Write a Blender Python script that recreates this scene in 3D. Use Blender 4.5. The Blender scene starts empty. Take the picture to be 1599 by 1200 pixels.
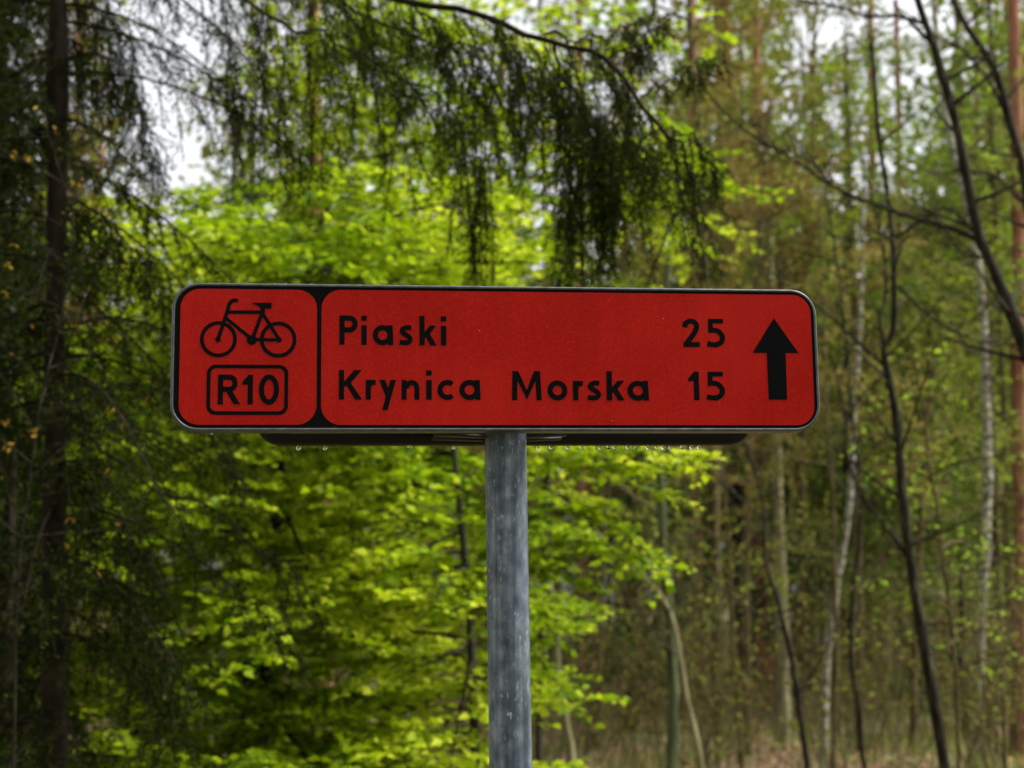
import bpy, math
import numpy as np
from mathutils import Vector, Matrix

# ------------------------------------------------------------------ camera
S = bpy.context.scene
COL = S.collection
EYE = np.array([0.0, 0.0, 1.6])
F_PX, CX, CY = 2300.0, 799.5, 600.0            # photograph: 1599 x 1200
PITCH = math.atan(350.0 / F_PX)
cam_data = bpy.data.cameras.new('camera')
cam = bpy.data.objects.new('camera', cam_data)
COL.objects.link(cam)
cam.location = EYE
cam.rotation_euler = (math.pi / 2 + PITCH, 0, 0)
cam_data.sensor_width = 36.0
cam_data.lens = 36.0 * F_PX / 1599.0
cam_data.clip_start = 0.05
cam_data.clip_end = 2000.0
cam_data.dof.use_dof = True
cam_data.dof.focus_distance = 2.07
cam_data.dof.aperture_fstop = 5.3
S.camera = cam

# ------------------------------------------------------------------ light
SUN_EL, SUN_AZ = math.radians(54), math.radians(92)     # azimuth clockwise from +Y
world = bpy.data.worlds.new('World')
S.world = world
world.use_nodes = True
wn, wl = world.node_tree.nodes, world.node_tree.links
wn.clear()
sky = wn.new('ShaderNodeTexSky')
sky.sky_type = 'NISHITA'
sky.sun_disc = False
sky.sun_elevation = SUN_EL
sky.sun_rotation = SUN_AZ
sky.air_density = 1.0
sky.dust_density = 4.0
hs = wn.new('ShaderNodeHueSaturation')
hs.inputs['Saturation'].default_value = 0.12            # overcast
bg = wn.new('ShaderNodeBackground')
bg.inputs['Strength'].default_value = 0.15
wo = wn.new('ShaderNodeOutputWorld')
wl.new(sky.outputs[0], hs.inputs['Color'])
wl.new(hs.outputs[0], bg.inputs['Color'])
wl.new(bg.outputs[0], wo.inputs['Surface'])

sun_data = bpy.data.lights.new('sun', 'SUN')
sun_data.energy = 2.4
sun_data.angle = math.radians(20)
sun_data.color = (1.0, 0.97, 0.92)
sun = bpy.data.objects.new('sun', sun_data)
COL.objects.link(sun)
sd = Vector((math.sin(SUN_AZ) * math.cos(SUN_EL), math.cos(SUN_AZ) * math.cos(SUN_EL), math.sin(SUN_EL)))
sun.rotation_euler = (-sd).to_track_quat('-Z', 'Y').to_euler()
sun.location = sd * 60

S.view_settings.view_transform = 'Standard'
S.view_settings.look = 'None'
S.view_settings.gamma = 1.0
S.view_settings.exposure = 1.15
S.view_settings.use_curve_mapping = False
S.render.engine = 'CYCLES'
S.cycles.use_denoising = True
S.cycles.max_bounces = 7
S.cycles.diffuse_bounces = 4
S.cycles.glossy_bounces = 3
S.cycles.transmission_bounces = 5
S.cycles.sample_clamp_indirect = 6.0

# ------------------------------------------------------------------ helpers
rng = np.random.default_rng(7)
UP = np.array([0.0, 0.0, 1.0])
FW = np.array([0, math.cos(PITCH), math.sin(PITCH)])
CU = np.array([0, -math.sin(PITCH), math.cos(PITCH)])


def at(px, py, Y):
    """world point at forward distance Y seen at photograph pixel px, py"""
    d = FW + (px - CX) / F_PX * np.array([1.0, 0, 0]) - (py - CY) / F_PX * CU
    return EYE + d * (Y / d[1])


def unit(v):
    return v / np.maximum(np.linalg.norm(v, axis=-1, keepdims=True), 1e-9)


class Geo:
    """collects vertices and faces (triangles or quads) with a material slot and a 0..1 tint per face"""

    def __init__(self):
        self.v, self.f, self.n, self.t, self.m, self.k = [], [], [], [], [], 0

    def add(self, v, f, tint=0.5, mat=0):
        v = np.asarray(v, float).reshape(-1, 3)
        f = np.asarray(f, int)
        self.v.append(v)
        self.f.append((f + self.k).ravel())
        self.n.append(np.full(len(f), f.shape[1]))
        self.t.append(np.broadcast_to(np.asarray(tint, float), (len(f),)))
        self.m.append(np.full(len(f), mat))
        self.k += len(v)

    def build(self, name, mats, parent=None, smooth=False):
        me = bpy.data.meshes.new(name)
        v = np.concatenate(self.v)
        f = np.concatenate(self.f)
        n = np.concatenate(self.n)
        me.vertices.add(len(v))
        me.vertices.foreach_set('co', v.ravel().astype(np.float32))
        me.loops.add(len(f))
        me.loops.foreach_set('vertex_index', f.astype(np.int32))
        me.polygons.add(len(n))
        st = np.concatenate([[0], np.cumsum(n)[:-1]])
        me.polygons.foreach_set('loop_start', st.astype(np.int32))
        me.polygons.foreach_set('material_index', np.concatenate(self.m).astype(np.int32))
        if smooth:
            me.polygons.foreach_set('use_smooth', np.ones(len(n), bool))
        a = me.attributes.new('tint', 'FLOAT', 'FACE')
        a.data.foreach_set('value', np.concatenate(self.t).astype(np.float32))
        for m in (mats if isinstance(mats, (list, tuple)) else [mats]):
            me.materials.append(m)
        me.update(calc_edges=True)
        me.validate()
        return link(name, me, parent)

    # ---- shapes
    def tube(self, pts, rad, sides=8, mat=0, tint=0.5, cap=True):
        pts = np.asarray(pts, float)
        rad = np.broadcast_to(np.asarray(rad, float), (len(pts),))
        t = unit(np.gradient(pts, axis=0))
        ref = np.array([0.31, 0.95, 0.05]) if abs(t[0, 2]) > 0.7 else UP
        a = unit(np.cross(t, ref))
        b = np.cross(t, a)
        ang = np.linspace(0, 2 * math.pi, sides, endpoint=False)
        v = pts[:, None] + rad[:, None, None] * (np.cos(ang)[None, :, None] * a[:, None] + np.sin(ang)[None, :, None] * b[:, None])
        i = np.arange(len(pts) - 1)[:, None] * sides
        j = np.arange(sides)[None]
        j2 = (j + 1) % sides
        f = np.stack([i + j, i + sides + j, i + sides + j2, i + j2], -1).reshape(-1, 4)
        self.add(v, f, tint, mat)
        if cap:
            e = (len(pts) - 1) * sides
            self.add(v.reshape(-1, 3)[e:], [list(range(sides))], tint, mat)

    def sticks(self, B, D, L, r0, r1, droop, rings=3, mat=0):
        n = len(B)
        if n == 0:
            return
        u = np.linspace(0, 1, rings)
        c = B[:, None] + D[:, None] * (u[None] * L[:, None])[..., None]
        c[..., 2] -= droop * L[:, None] * u[None] ** 2
        a = unit(np.cross(D, rng.normal(size=D.shape)))
        b = np.cross(D, a)
        r = (np.broadcast_to(r0, (n,))[:, None] * (1 - u) + np.broadcast_to(r1, (n,))[:, None] * u)
        ang = np.array([0, 2.094, 4.189])
        v = c[:, :, None] + r[..., None, None] * (np.cos(ang)[:, None] * a[:, None, None] + np.sin(ang)[:, None] * b[:, None, None])
        base = (np.arange(n) * rings * 3)[:, None, None]
        i = (np.arange(rings - 1) * 3)[None, :, None]
        j = np.arange(3)[None, None]
        j2 = (j + 1) % 3
        f = np.stack([base + i + j, base + i + 3 + j, base + i + 3 + j2, base + i + j2], -1).reshape(-1, 4)
        self.add(v, f, np.repeat(rng.random(n), (rings - 1) * 3), mat)

    def leaves(self, P, D, N, L, W, mat=0, tint=None, fold=0.12):
        n = len(P)
        if n == 0:
            return
        L = np.broadcast_to(L, (n,))[:, None]
        W = np.broadcast_to(W, (n,))[:, None]
        D = unit(D)
        s = unit(np.cross(D, N))
        nn = np.cross(s, D)
        m = P + D * L * 0.45
        v = np.stack([P, m + s * W * 0.5 + nn * L * fold, P + D * L, m - s * W * 0.5 + nn * L * fold], 1)
        f = np.arange(n * 4).reshape(-1, 4)
        self.add(v, f, rng.random(n) if tint is None else tint, mat)

    def needles(self, P, D, L, W, mat=0):
        n = len(P)
        s = unit(np.cross(D, rng.normal(size=D.shape))) * W * 0.5
        v = np.stack([P - s, P + s, P + D * np.broadcast_to(L, (n,))[:, None]], 1)
        self.add(v, np.arange(n * 3).reshape(-1, 3), rng.random(n), mat)


def link(name, data, parent=None):
    o = bpy.data.objects.new(name, data)
    COL.objects.link(o)
    if parent is not None:
        o.parent = parent
        o.matrix_parent_inverse = parent.matrix_basis.inverted()
    return o


def tag(o, label=None, cat=None, group=None, kind=None):
    if label: o['label'] = label
    if cat: o['category'] = cat
    if group: o['group'] = group
    if kind: o['kind'] = kind
    return o


def empty(name, loc):
    o = bpy.data.objects.new(name, None)
    COL.objects.link(o)
    o.location = Vector(loc)
    o.empty_display_size = 0.2
    return o


def smooth_path(pts, n=28):
    pts = np.asarray(pts, float)
    p = np.vstack([2 * pts[0] - pts[1], pts, 2 * pts[-1] - pts[-2]])
    out = []
    m = len(pts) - 1
    for u in np.linspace(0, m - 1e-6, n):
        i = int(u); t = u - i
        a, b, c, d = p[i], p[i + 1], p[i + 2], p[i + 3]
        out.append(0.5 * (2 * b + (c - a) * t + (2 * a - 5 * b + 4 * c - d) * t * t + (3 * b - a - 3 * c + d) * t ** 3))
    return np.array(out)


def children(B, D, L, droop, spacing, ang, length, start=0.15, flat=0.8, taper=0.6, sag=0.0, noise=0.2, minlen=0.2):
    """side shoots of the shoots (B, D, L)"""
    n = np.maximum(1, (L * (1 - start) / spacing).astype(int))
    idx = np.repeat(np.arange(len(B)), n)
    k = np.concatenate([np.arange(q) for q in n]) if len(n) else np.zeros(0, int)
    u = start + (1 - start) * (k + rng.random(len(k))) / n[idx]
    b = B[idx] + D[idx] * (u * L[idx])[:, None]
    b[:, 2] -= droop * L[idx] * u ** 2
    h = np.cross(D[idx], UP) * np.where(k % 2 == 0, 1, -1)[:, None]
    r = unit(np.cross(D[idx], rng.normal(size=(len(k), 3))))
    s = unit(flat * unit(h + 1e-6) + (1 - flat) * r)
    d = D[idx] * math.cos(ang) + s * math.sin(ang) + rng.normal(size=s.shape) * noise
    d[:, 2] -= sag
    ln = length * (0.6 + 0.6 * rng.random(len(k))) * np.maximum(minlen, 1 - taper * u)
    return b, unit(d), ln


def path_shoots(path, spacing, start, end, elev, length_fn, az=None, noise=0.15):
    """limbs leaving a trunk path; elev in radians, length_fn(u) in metres"""
    seg = np.linalg.norm(np.diff(path, axis=0), axis=1)
    s = np.concatenate([[0], np.cumsum(seg)])
    n = int(s[-1] * (end - start) / spacing)
    u = start + (end - start) * (np.arange(n) + rng.random(n)) / max(n, 1)
    b = np.stack([np.interp(u * s[-1], s, path[:, k]) for k in range(3)], -1)
    a = (np.arange(n) * 2.4 + rng.normal(size=n) * 0.5) if az is None else az[0] + (rng.random(n) * 2 - 1) * az[1]
    e = elev + rng.normal(size=n) * noise
    d = np.stack([np.cos(a) * np.cos(e), np.sin(a) * np.cos(e), np.sin(e)], -1)
    return b, d, length_fn(u) * (0.7 + 0.5 * rng.random(n))


def along(B, D, L, droop, spacing, start=0.1):
    n = np.maximum(1, (L / spacing).astype(int))
    idx = np.repeat(np.arange(len(B)), n)
    k = np.concatenate([np.arange(q) for q in n])
    u = start + (1 - start) * (k + rng.random(len(k))) / n[idx]
    p = B[idx] + D[idx] * (u * L[idx])[:, None]
    p[:, 2] -= droop * L[idx] * u ** 2
    return p, D[idx], k, u


def path_to_shoots(path):
    """a limb given as a path, cut into straight shoots"""
    B = path[:-1]
    d = np.diff(path, axis=0)
    L = np.linalg.norm(d, axis=1)
    return B, unit(d), L


# ------------------------------------------------------------------ materials
def new_mat(name):
    m = bpy.data.materials.new(name)
    m.use_nodes = True
    nt = m.node_tree
    return m, nt, nt.nodes['Principled BSDF'], nt.nodes['Material Output']


def ramp_node(nt, stops):
    r = nt.nodes.new('ShaderNodeValToRGB')
    e = r.color_ramp.elements
    while len(e) < len(stops):
        e.new(0.5)
    for el, (p, c) in zip(e, stops):
        el.position = p
        el.color = (*c, 1)
    return r


def leaf_mat(name, stops, trans=0.5, rough=0.5, spec=0.3):
    m, nt, b, out = new_mat(name)
    a = nt.nodes.new('ShaderNodeAttribute')
    a.attribute_name = 'tint'
    r = ramp_node(nt, stops)
    nt.links.new(a.outputs['Fac'], r.inputs[0])
    nt.links.new(r.outputs[0], b.inputs['Base Color'])
    b.inputs['Roughness'].default_value = rough
    b.inputs['Specular IOR Level'].default_value = spec
    if trans > 0:
        t = nt.nodes.new('ShaderNodeBsdfTranslucent')
        mx = nt.nodes.new('ShaderNodeMixShader')
        mx.inputs[0].default_value = trans
        nt.links.new(r.outputs[0], t.inputs[0])
        nt.links.new(b.outputs[0], mx.inputs[1])
        nt.links.new(t.outputs[0], mx.inputs[2])
        nt.links.new(mx.outputs[0], out.inputs[0])
    return m


def bark_mat(name, stops, scale=(30, 30, 6), rough=0.85, bump=0.5, spec=0.08):
    m, nt, b, out = new_mat(name)
    tc = nt.nodes.new('ShaderNodeTexCoord')
    mp = nt.nodes.new('ShaderNodeMapping')
    mp.inputs['Scale'].default_value = scale
    n = nt.nodes.new('ShaderNodeTexNoise')
    n.inputs['Scale'].default_value = 1.0
    n.inputs['Detail'].default_value = 5
    r = ramp_node(nt, stops)
    bp = nt.nodes.new('ShaderNodeBump')
    bp.inputs['Strength'].default_value = bump
    bp.inputs['Distance'].default_value = 0.01
    nt.links.new(tc.outputs['Object'], mp.inputs[0])
    nt.links.new(mp.outputs[0], n.inputs['Vector'])
    nt.links.new(n.outputs[0], r.inputs[0])
    nt.links.new(r.outputs[0], b.inputs['Base Color'])
    nt.links.new(n.outputs[0], bp.inputs['Height'])
    nt.links.new(bp.outputs[0], b.inputs['Normal'])
    b.inputs['Roughness'].default_value = rough
    b.inputs['Specular IOR Level'].default_value = spec
    return m


def plain_mat(name, col, rough=0.5, metal=0.0, spec=0.5, noise=None):
    m, nt, b, out = new_mat(name)
    b.inputs['Base Color'].default_value = (*col, 1)
    b.inputs['Roughness'].default_value = rough
    b.inputs['Metallic'].default_value = metal
    b.inputs['Specular IOR Level'].default_value = spec
    return m


M_BEECH = leaf_mat('beech_leaf', [(0, (0.11, 0.20, 0.004)), (0.3, (0.22, 0.34, 0.004)), (0.7, (0.36, 0.48, 0.006)), (1, (0.52, 0.58, 0.03))], 0.5, 0.6, 0.15)
M_GREENLEAF = leaf_mat('green_leaf', [(0, (0.09, 0.14, 0.01)), (0.5, (0.17, 0.26, 0.015)), (1, (0.28, 0.38, 0.03))], 0.5, 0.6, 0.15)
M_BEECH_FAR = leaf_mat('beech_leaf_far', [(0, (0.13, 0.20, 0.008)), (0.5, (0.24, 0.34, 0.012)), (1, (0.36, 0.45, 0.03))], 0.5, 0.6, 0.15)
M_SPRUCE = leaf_mat('spruce_needle', [(0, (0.006, 0.011, 0.002)), (0.7, (0.017, 0.028, 0.003)), (1, (0.06, 0.075, 0.008))], 0.2, 0.8, 0.04)
M_FIR = leaf_mat('dark_needle', [(0, (0.03, 0.05, 0.014)), (1, (0.10, 0.13, 0.03))], 0.25, 0.7, 0.15)
M_PINE = leaf_mat('pine_needle', [(0, (0.08, 0.12, 0.015)), (1, (0.21, 0.29, 0.035))], 0.4, 0.6, 0.15)
M_BUD = leaf_mat('bronze_bud_leaf', [(0, (0.13, 0.085, 0.028)), (0.5, (0.23, 0.165, 0.045)), (1, (0.25, 0.26, 0.04))], 0.45, 0.7, 0.1)
M_OLIVE = leaf_mat('olive_bud_leaf', [(0, (0.12, 0.105, 0.025)), (0.6, (0.20, 0.22, 0.032)), (1, (0.28, 0.37, 0.035))], 0.45, 0.7, 0.1)
M_YELLOW = leaf_mat('yellow_young_leaf', [(0, (0.16, 0.08, 0.006)), (0.6, (0.26, 0.16, 0.01)), (1, (0.38, 0.26, 0.02))], 0.4, 0.6, 0.15)
M_FRESH = leaf_mat('fresh_sapling_leaf', [(0, (0.16, 0.30, 0.01)), (1, (0.34, 0.52, 0.03))], 0.5, 0.6, 0.15)
M_LITTER = leaf_mat('fallen_leaf', [(0, (0.11, 0.05, 0.02)), (0.5, (0.25, 0.13, 0.055)), (1, (0.42, 0.26, 0.13))], 0.1, 0.8, 0.1)
M_GRASS = leaf_mat('grass_blade', [(0, (0.08, 0.12, 0.015)), (0.6, (0.18, 0.24, 0.025)), (1, (0.34, 0.30, 0.09))], 0.4, 0.7, 0.1)
B_DARK = bark_mat('dark_bark', [(0.3, (0.008, 0.007, 0.005)), (0.55, (0.026, 0.022, 0.014)), (0.72, (0.07, 0.066, 0.04))], (30, 30, 9))
B_SPRUCE = bark_mat('spruce_bark', [(0.3, (0.006, 0.005, 0.003)), (0.7, (0.028, 0.021, 0.013))], (18, 18, 10))
B_BEECH = bark_mat('beech_bark', [(0.3, (0.015, 0.013, 0.009)), (0.7, (0.05, 0.045, 0.032))], (12, 12, 5))
B_PINE = bark_mat('pine_bark', [(0.3, (0.11, 0.045, 0.025)), (0.55, (0.28, 0.13, 0.075)), (0.75, (0.38, 0.21, 0.13))], (16, 16, 4))
B_MOSS = bark_mat('mossy_bark', [(0.3, (0.035, 0.04, 0.018)), (0.6, (0.09, 0.11, 0.055)), (0.8, (0.16, 0.19, 0.10))], (14, 14, 3))
B_PALE = bark_mat('pale_bark', [(0.3, (0.11, 0.10, 0.05)), (0.7, (0.30, 0.27, 0.15))], (14, 14, 3))
B_BIRCH = bark_mat('birch_bark', [(0.36, (0.03, 0.028, 0.022)), (0.47, (0.20, 0.19, 0.14)), (0.72, (0.44, 0.42, 0.34))], (9, 9, 26))
B_TWIG = bark_mat('twig_bark', [(0.3, (0.045, 0.034, 0.014)), (0.7, (0.14, 0.11, 0.05))], (20, 20, 8))

# ------------------------------------------------------------------ ground
def ground_z(x, y):
    return 0.10 * np.sin(x * 0.35 + 1.0) * np.sin(y * 0.27) + 0.05 * np.sin(x * 0.9 + y * 0.7) + 0.0022 * np.maximum(y - 14, 0) ** 1.5


def build_ground():
    g = Geo()
    xs = np.concatenate([np.linspace(-420, -42, 20), np.linspace(-40, 40, 121), np.linspace(42, 420, 20)])
    ys = np.concatenate([np.linspace(-420, -12, 16), np.linspace(-10, 60, 106), np.linspace(64, 420, 20)])
    X, Y = np.meshgrid(xs, ys)
    Z = ground_z(X, np.minimum(Y, 90))
    v = np.stack([X, Y, Z], -1)
    w = len(xs)
    i, j = np.meshgrid(np.arange(len(ys) - 1), np.arange(w - 1), indexing='ij')
    q = (i * w + j).ravel()
    g.add(v, np.stack([q, q + 1, q + w + 1, q + w], -1))
    m, nt, b, out = new_mat('forest_floor')
    tc = nt.nodes.new('ShaderNodeTexCoord')
    n1 = nt.nodes.new('ShaderNodeTexNoise'); n1.inputs['Scale'].default_value = 9; n1.inputs['Detail'].default_value = 8
    n2 = nt.nodes.new('ShaderNodeTexNoise'); n2.inputs['Scale'].default_value = 0.6; n2.inputs['Detail'].default_value = 4
    r1 = ramp_node(nt, [(0.3, (0.05, 0.028, 0.014)), (0.55, (0.14, 0.08, 0.042)), (0.75, (0.24, 0.155, 0.09))])
    r2 = ramp_node(nt, [(0.42, (0, 0, 0)), (0.62, (1, 1, 1))])
    mx = nt.nodes.new('ShaderNodeMixRGB')
    mx.inputs[2].default_value = (0.10, 0.12, 0.03, 1)
    for n in (n1, n2):
        nt.links.new(tc.outputs['Object'], n.inputs['Vector'])
    nt.links.new(n1.outputs[0], r1.inputs[0]); nt.links.new(n2.outputs[0], r2.inputs[0])
    nt.links.new(r2.outputs[0], mx.inputs[0]); nt.links.new(r1.outputs[0], mx.inputs[1])
    nt.links.new(mx.outputs[0], b.inputs['Base Color'])
    bp = nt.nodes.new('ShaderNodeBump'); bp.inputs['Distance'].default_value = 0.04
    nt.links.new(n1.outputs[0], bp.inputs['Height']); nt.links.new(bp.outputs[0], b.inputs['Normal'])
    b.inputs['Roughness'].default_value = 0.95
    tag(g.build('ground', m, smooth=True), 'brown forest floor under the trees', kind='structure')

    g = Geo()
    n = 26000
    y = 5 + 38 * rng.random(n) ** 1.2
    x = (rng.random(n) * 2 - 1) * (0.42 * y + 1.0)
    P = np.stack([x, y, ground_z(x, y) + 0.015 + 0.03 * rng.random(n)], -1)
    a = rng.random(n) * 6.283
    D = np.stack([np.cos(a), np.sin(a), rng.normal(size=n) * 0.25], -1)
    g.leaves(P, D, unit(UP + rng.normal(size=(n, 3)) * 0.35), 0.05 + 0.06 * rng.random(n), 0.04 + 0.04 * rng.random(n))
    tag(g.build('leaf_litter', M_LITTER), 'brown fallen leaves lying over the forest floor', kind='stuff')

    g = Geo()
    n = 16000
    cl = 420
    cy_ = 9 + 30 * rng.random(cl)
    cx_ = (rng.random(cl) * 2 - 0.75) * (0.4 * cy_ + 1)
    k = rng.integers(0, cl, n)
    x = cx_[k] + rng.normal(size=n) * 0.28
    y = cy_[k] + rng.normal(size=n) * 0.28
    P = np.stack([x, y, ground_z(x, y)], -1)
    D = unit(np.stack([rng.normal(size=n) * 0.4, rng.normal(size=n) * 0.4, np.ones(n)], -1))
    g.leaves(P, D, rng.normal(size=(n, 3)), 0.15 + 0.3 * rng.random(n), 0.012, fold=0.05)
    tag(g.build('grass', M_GRASS), 'thin tufts of grass on the forest floor', kind='stuff')


build_ground()

# ------------------------------------------------------------------ signpost
M_RED = None
def sign_materials():
    global M_RED, M_BLACK, M_ALU, M_GALV, M_DROP, M_GREYBACK, M_STEEL
    m, nt, b, out = new_mat('red_reflective_sheet')
    tc = nt.nodes.new('ShaderNodeTexCoord')
    vo = nt.nodes.new('ShaderNodeTexVoronoi'); vo.inputs['Scale'].default_value = 420
    no = nt.nodes.new('ShaderNodeTexNoise'); no.inputs['Scale'].default_value = 5; no.inputs['Detail'].default_value = 6
    r = ramp_node(nt, [(0.35, (0.27, 0.005, 0.0025)), (0.69, (0.355, 0.007, 0.0035)), (1.0, (0.46, 0.014, 0.008))])
    ma = nt.nodes.new('ShaderNodeMath'); ma.operation = 'MULTIPLY_ADD'
    ma.inputs[1].default_value = 0.6
    nt.links.new(tc.outputs['Object'], vo.inputs['Vector']); nt.links.new(tc.outputs['Object'], no.inputs['Vector'])
    nt.links.new(vo.outputs['Distance'], ma.inputs[0]); nt.links.new(no.outputs[0], ma.inputs[2])
    nt.links.new(ma.outputs[0], r.inputs[0]); nt.links.new(r.outputs[0], b.inputs['Base Color'])
    mp = nt.nodes.new('ShaderNodeMapping'); mp.inputs['Scale'].default_value = (60, 1, 4)
    st = nt.nodes.new('ShaderNodeTexNoise'); st.inputs['Scale'].default_value = 1; st.inputs['Detail'].default_value = 5
    nt.links.new(tc.outputs['Object'], mp.inputs[0]); nt.links.new(mp.outputs[0], st.inputs['Vector'])
    sr = ramp_node(nt, [(0.35, (0.92, 0.92, 0.92)), (0.6, (1, 1, 1))])
    nt.links.new(st.outputs[0], sr.inputs[0])
    mu = nt.nodes.new('ShaderNodeMixRGB'); mu.blend_type = 'MULTIPLY'; mu.inputs[0].default_value = 1
    nt.links.new(r.outputs[0], mu.inputs[1]); nt.links.new(sr.outputs[0], mu.inputs[2]); nt.links.new(mu.outputs[0], b.inputs['Base Color'])
    rg = nt.nodes.new('ShaderNodeMapRange'); rg.inputs[3].default_value = 0.28; rg.inputs[4].default_value = 0.6
    nt.links.new(no.outputs[0], rg.inputs[0]); nt.links.new(rg.outputs[0], b.inputs['Roughness'])
    b.inputs['Specular IOR Level'].default_value = 0.07
    M_RED = m
    M_BLACK = plain_mat('black_print', (0.003, 0.0038, 0.004), 0.6, 0, 0.04)
    M_ALU = bark_mat('weathered_aluminium', [(0.3, (0.075, 0.08, 0.088)), (0.7, (0.14, 0.147, 0.158))], (60, 60, 60), 0.42, 0.1, 0.5)
    M_ALU.node_tree.nodes['Principled BSDF'].inputs['Metallic'].default_value = 0.75
    M_GREYBACK = plain_mat('grey_back', (0.018, 0.018, 0.019), 0.55, 0.2, 0.2)
    M_STEEL = plain_mat('bracket_steel', (0.05, 0.05, 0.05), 0.5, 0.5, 0.3)
    m, nt, b, out = new_mat('water_drop')
    b.inputs['Base Color'].default_value = (1, 1, 1, 1)
    b.inputs['Roughness'].default_value = 0.0
    b.inputs['IOR'].default_value = 1.33
    b.inputs['Transmission Weight'].default_value = 1.0
    M_DROP = m
    # galvanised pole: spangle mottling, vertical runs, pale scuffs
    m, nt, b, out = new_mat('galvanised_steel')
    tc = nt.nodes.new('ShaderNodeTexCoord')
    def noise(scale, detail, mp=(1, 1, 1)):
        mpn = nt.nodes.new('ShaderNodeMapping'); mpn.inputs['Scale'].default_value = mp
        n = nt.nodes.new('ShaderNodeTexNoise'); n.inputs['Scale'].default_value = scale; n.inputs['Detail'].default_value = detail
        nt.links.new(tc.outputs['Object'], mpn.inputs[0]); nt.links.new(mpn.outputs[0], n.inputs['Vector'])
        return n
    base = noise(55, 7, (1, 1, 0.7))
    runs = noise(95, 4, (1, 1, 0.035))
    scuff = noise(210, 4, (1, 1, 0.45))
    where = noise(9, 2)
    r = ramp_node(nt, [(0.28, (0.065, 0.088, 0.115)), (0.5, (0.135, 0.172, 0.21)), (0.72, (0.24, 0.29, 0.335))])
    nt.links.new(base.outputs[0], r.inputs[0])
    mr = nt.nodes.new('ShaderNodeMixRGB'); mr.blend_type = 'MULTIPLY'; mr.inputs[0].default_value = 0.7
    rr = ramp_node(nt, [(0.36, (0.34, 0.36, 0.40)), (0.5, (0.85, 0.86, 0.88)), (0.62, (1.25, 1.25, 1.25))])
    nt.links.new(runs.outputs[0], rr.inputs[0])
    nt.links.new(r.outputs[0], mr.inputs[1]); nt.links.new(rr.outputs[0], mr.inputs[2])
    sc = ramp_node(nt, [(0.60, (0, 0, 0)), (0.66, (1, 1, 1))])
    nt.links.new(scuff.outputs[0], sc.inputs[0])
    wr = ramp_node(nt, [(0.42, (0.03, 0.03, 0.03)), (0.62, (0.5, 0.5, 0.5))])
    nt.links.new(where.outputs[0], wr.inputs[0])
    mm = nt.nodes.new('ShaderNodeMath'); mm.operation = 'MULTIPLY'
    nt.links.new(sc.outputs[0], mm.inputs[0]); nt.links.new(wr.outputs[0], mm.inputs[1])
    ms = nt.nodes.new('ShaderNodeMixRGB'); ms.inputs[2].default_value = (0.55, 0.60, 0.64, 1)
    nt.links.new(mm.outputs[0], ms.inputs[0]); nt.links.new(mr.outputs[0], ms.inputs[1])
    nt.links.new(ms.outputs[0], b.inputs['Base Color'])
    b.inputs['Metallic'].default_value = 0.25
    b.inputs['Roughness'].default_value = 0.5
    b.inputs['Specular IOR Level'].default_value = 0.3
    bp = nt.nodes.new('ShaderNodeBump'); bp.inputs['Strength'].default_value = 0.25; bp.inputs['Distance'].default_value = 0.002
    nt.links.new(base.outputs[0], bp.inputs['Height']); nt.links.new(bp.outputs[0], b.inputs['Normal'])
    M_GALV = m


sign_materials()


def round_rect(x0, x1, z0, z1, r, n=8):
    out = []
    for cx_, cz_, a0 in ((x1 - r, z1 - r, 0), (x0 + r, z1 - r, 90), (x0 + r, z0 + r, 180), (x1 - r, z0 + r, 270)):
        for k in range(n + 1):
            a = math.radians(a0 + 90 * k / n)
            out.append((cx_ + r * math.cos(a), cz_ + r * math.sin(a)))
    return out


def flat_mesh(name, polys, y, mat, parent, step=0.00002):
    """polygons in the plane of the sign (mm), facing the viewer (-y)"""
    vs, fs = [], []
    for i, p in enumerate(polys):
        area = sum(p[k][0] * p[(k + 1) % len(p)][1] - p[(k + 1) % len(p)][0] * p[k][1] for k in range(len(p)))
        if area < 0:
            p = p[::-1]
        fs.append(list(range(len(vs), len(vs) + len(p))))
        vs += [(a / 1000, y - i * step, b / 1000) for a, b in p]
    me = bpy.data.meshes.new(name)
    me.from_pydata(vs, [], fs)
    me.materials.append(mat)
    me.update()
    o = bpy.data.objects.new(name, me)
    COL.objects.link(o)
    o.parent = parent
    return o


def ribbon(pts, w):
    """stroke of width w along pts, cut into quads sharing mitred edges"""
    p = np.asarray(pts, float)
    t = np.gradient(p, axis=0)
    t /= np.linalg.norm(t, axis=1)[:, None]
    n = np.stack([-t[:, 1], t[:, 0]], 1) * w / 2
    a, b = p + n, p - n
    return [[tuple(a[i]), tuple(a[i + 1]), tuple(b[i + 1]), tuple(b[i])] for i in range(len(p) - 1)]


def arc(cx_, cz_, rx, rz, a0, a1, n=24):
    return [(cx_ + rx * math.cos(math.radians(a0 + (a1 - a0) * k / n)), cz_ + rz * math.sin(math.radians(a0 + (a1 - a0) * k / n))) for k in range(n + 1)]


def spline(pts, n=26):
    return [tuple(q[:2]) for q in smooth_path([(a, b, 0) for a, b in pts], n)]


def rect(x0, x1, z0, z1):
    return [(x0, z0), (x1, z0), (x1, z1), (x0, z1)]


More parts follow.
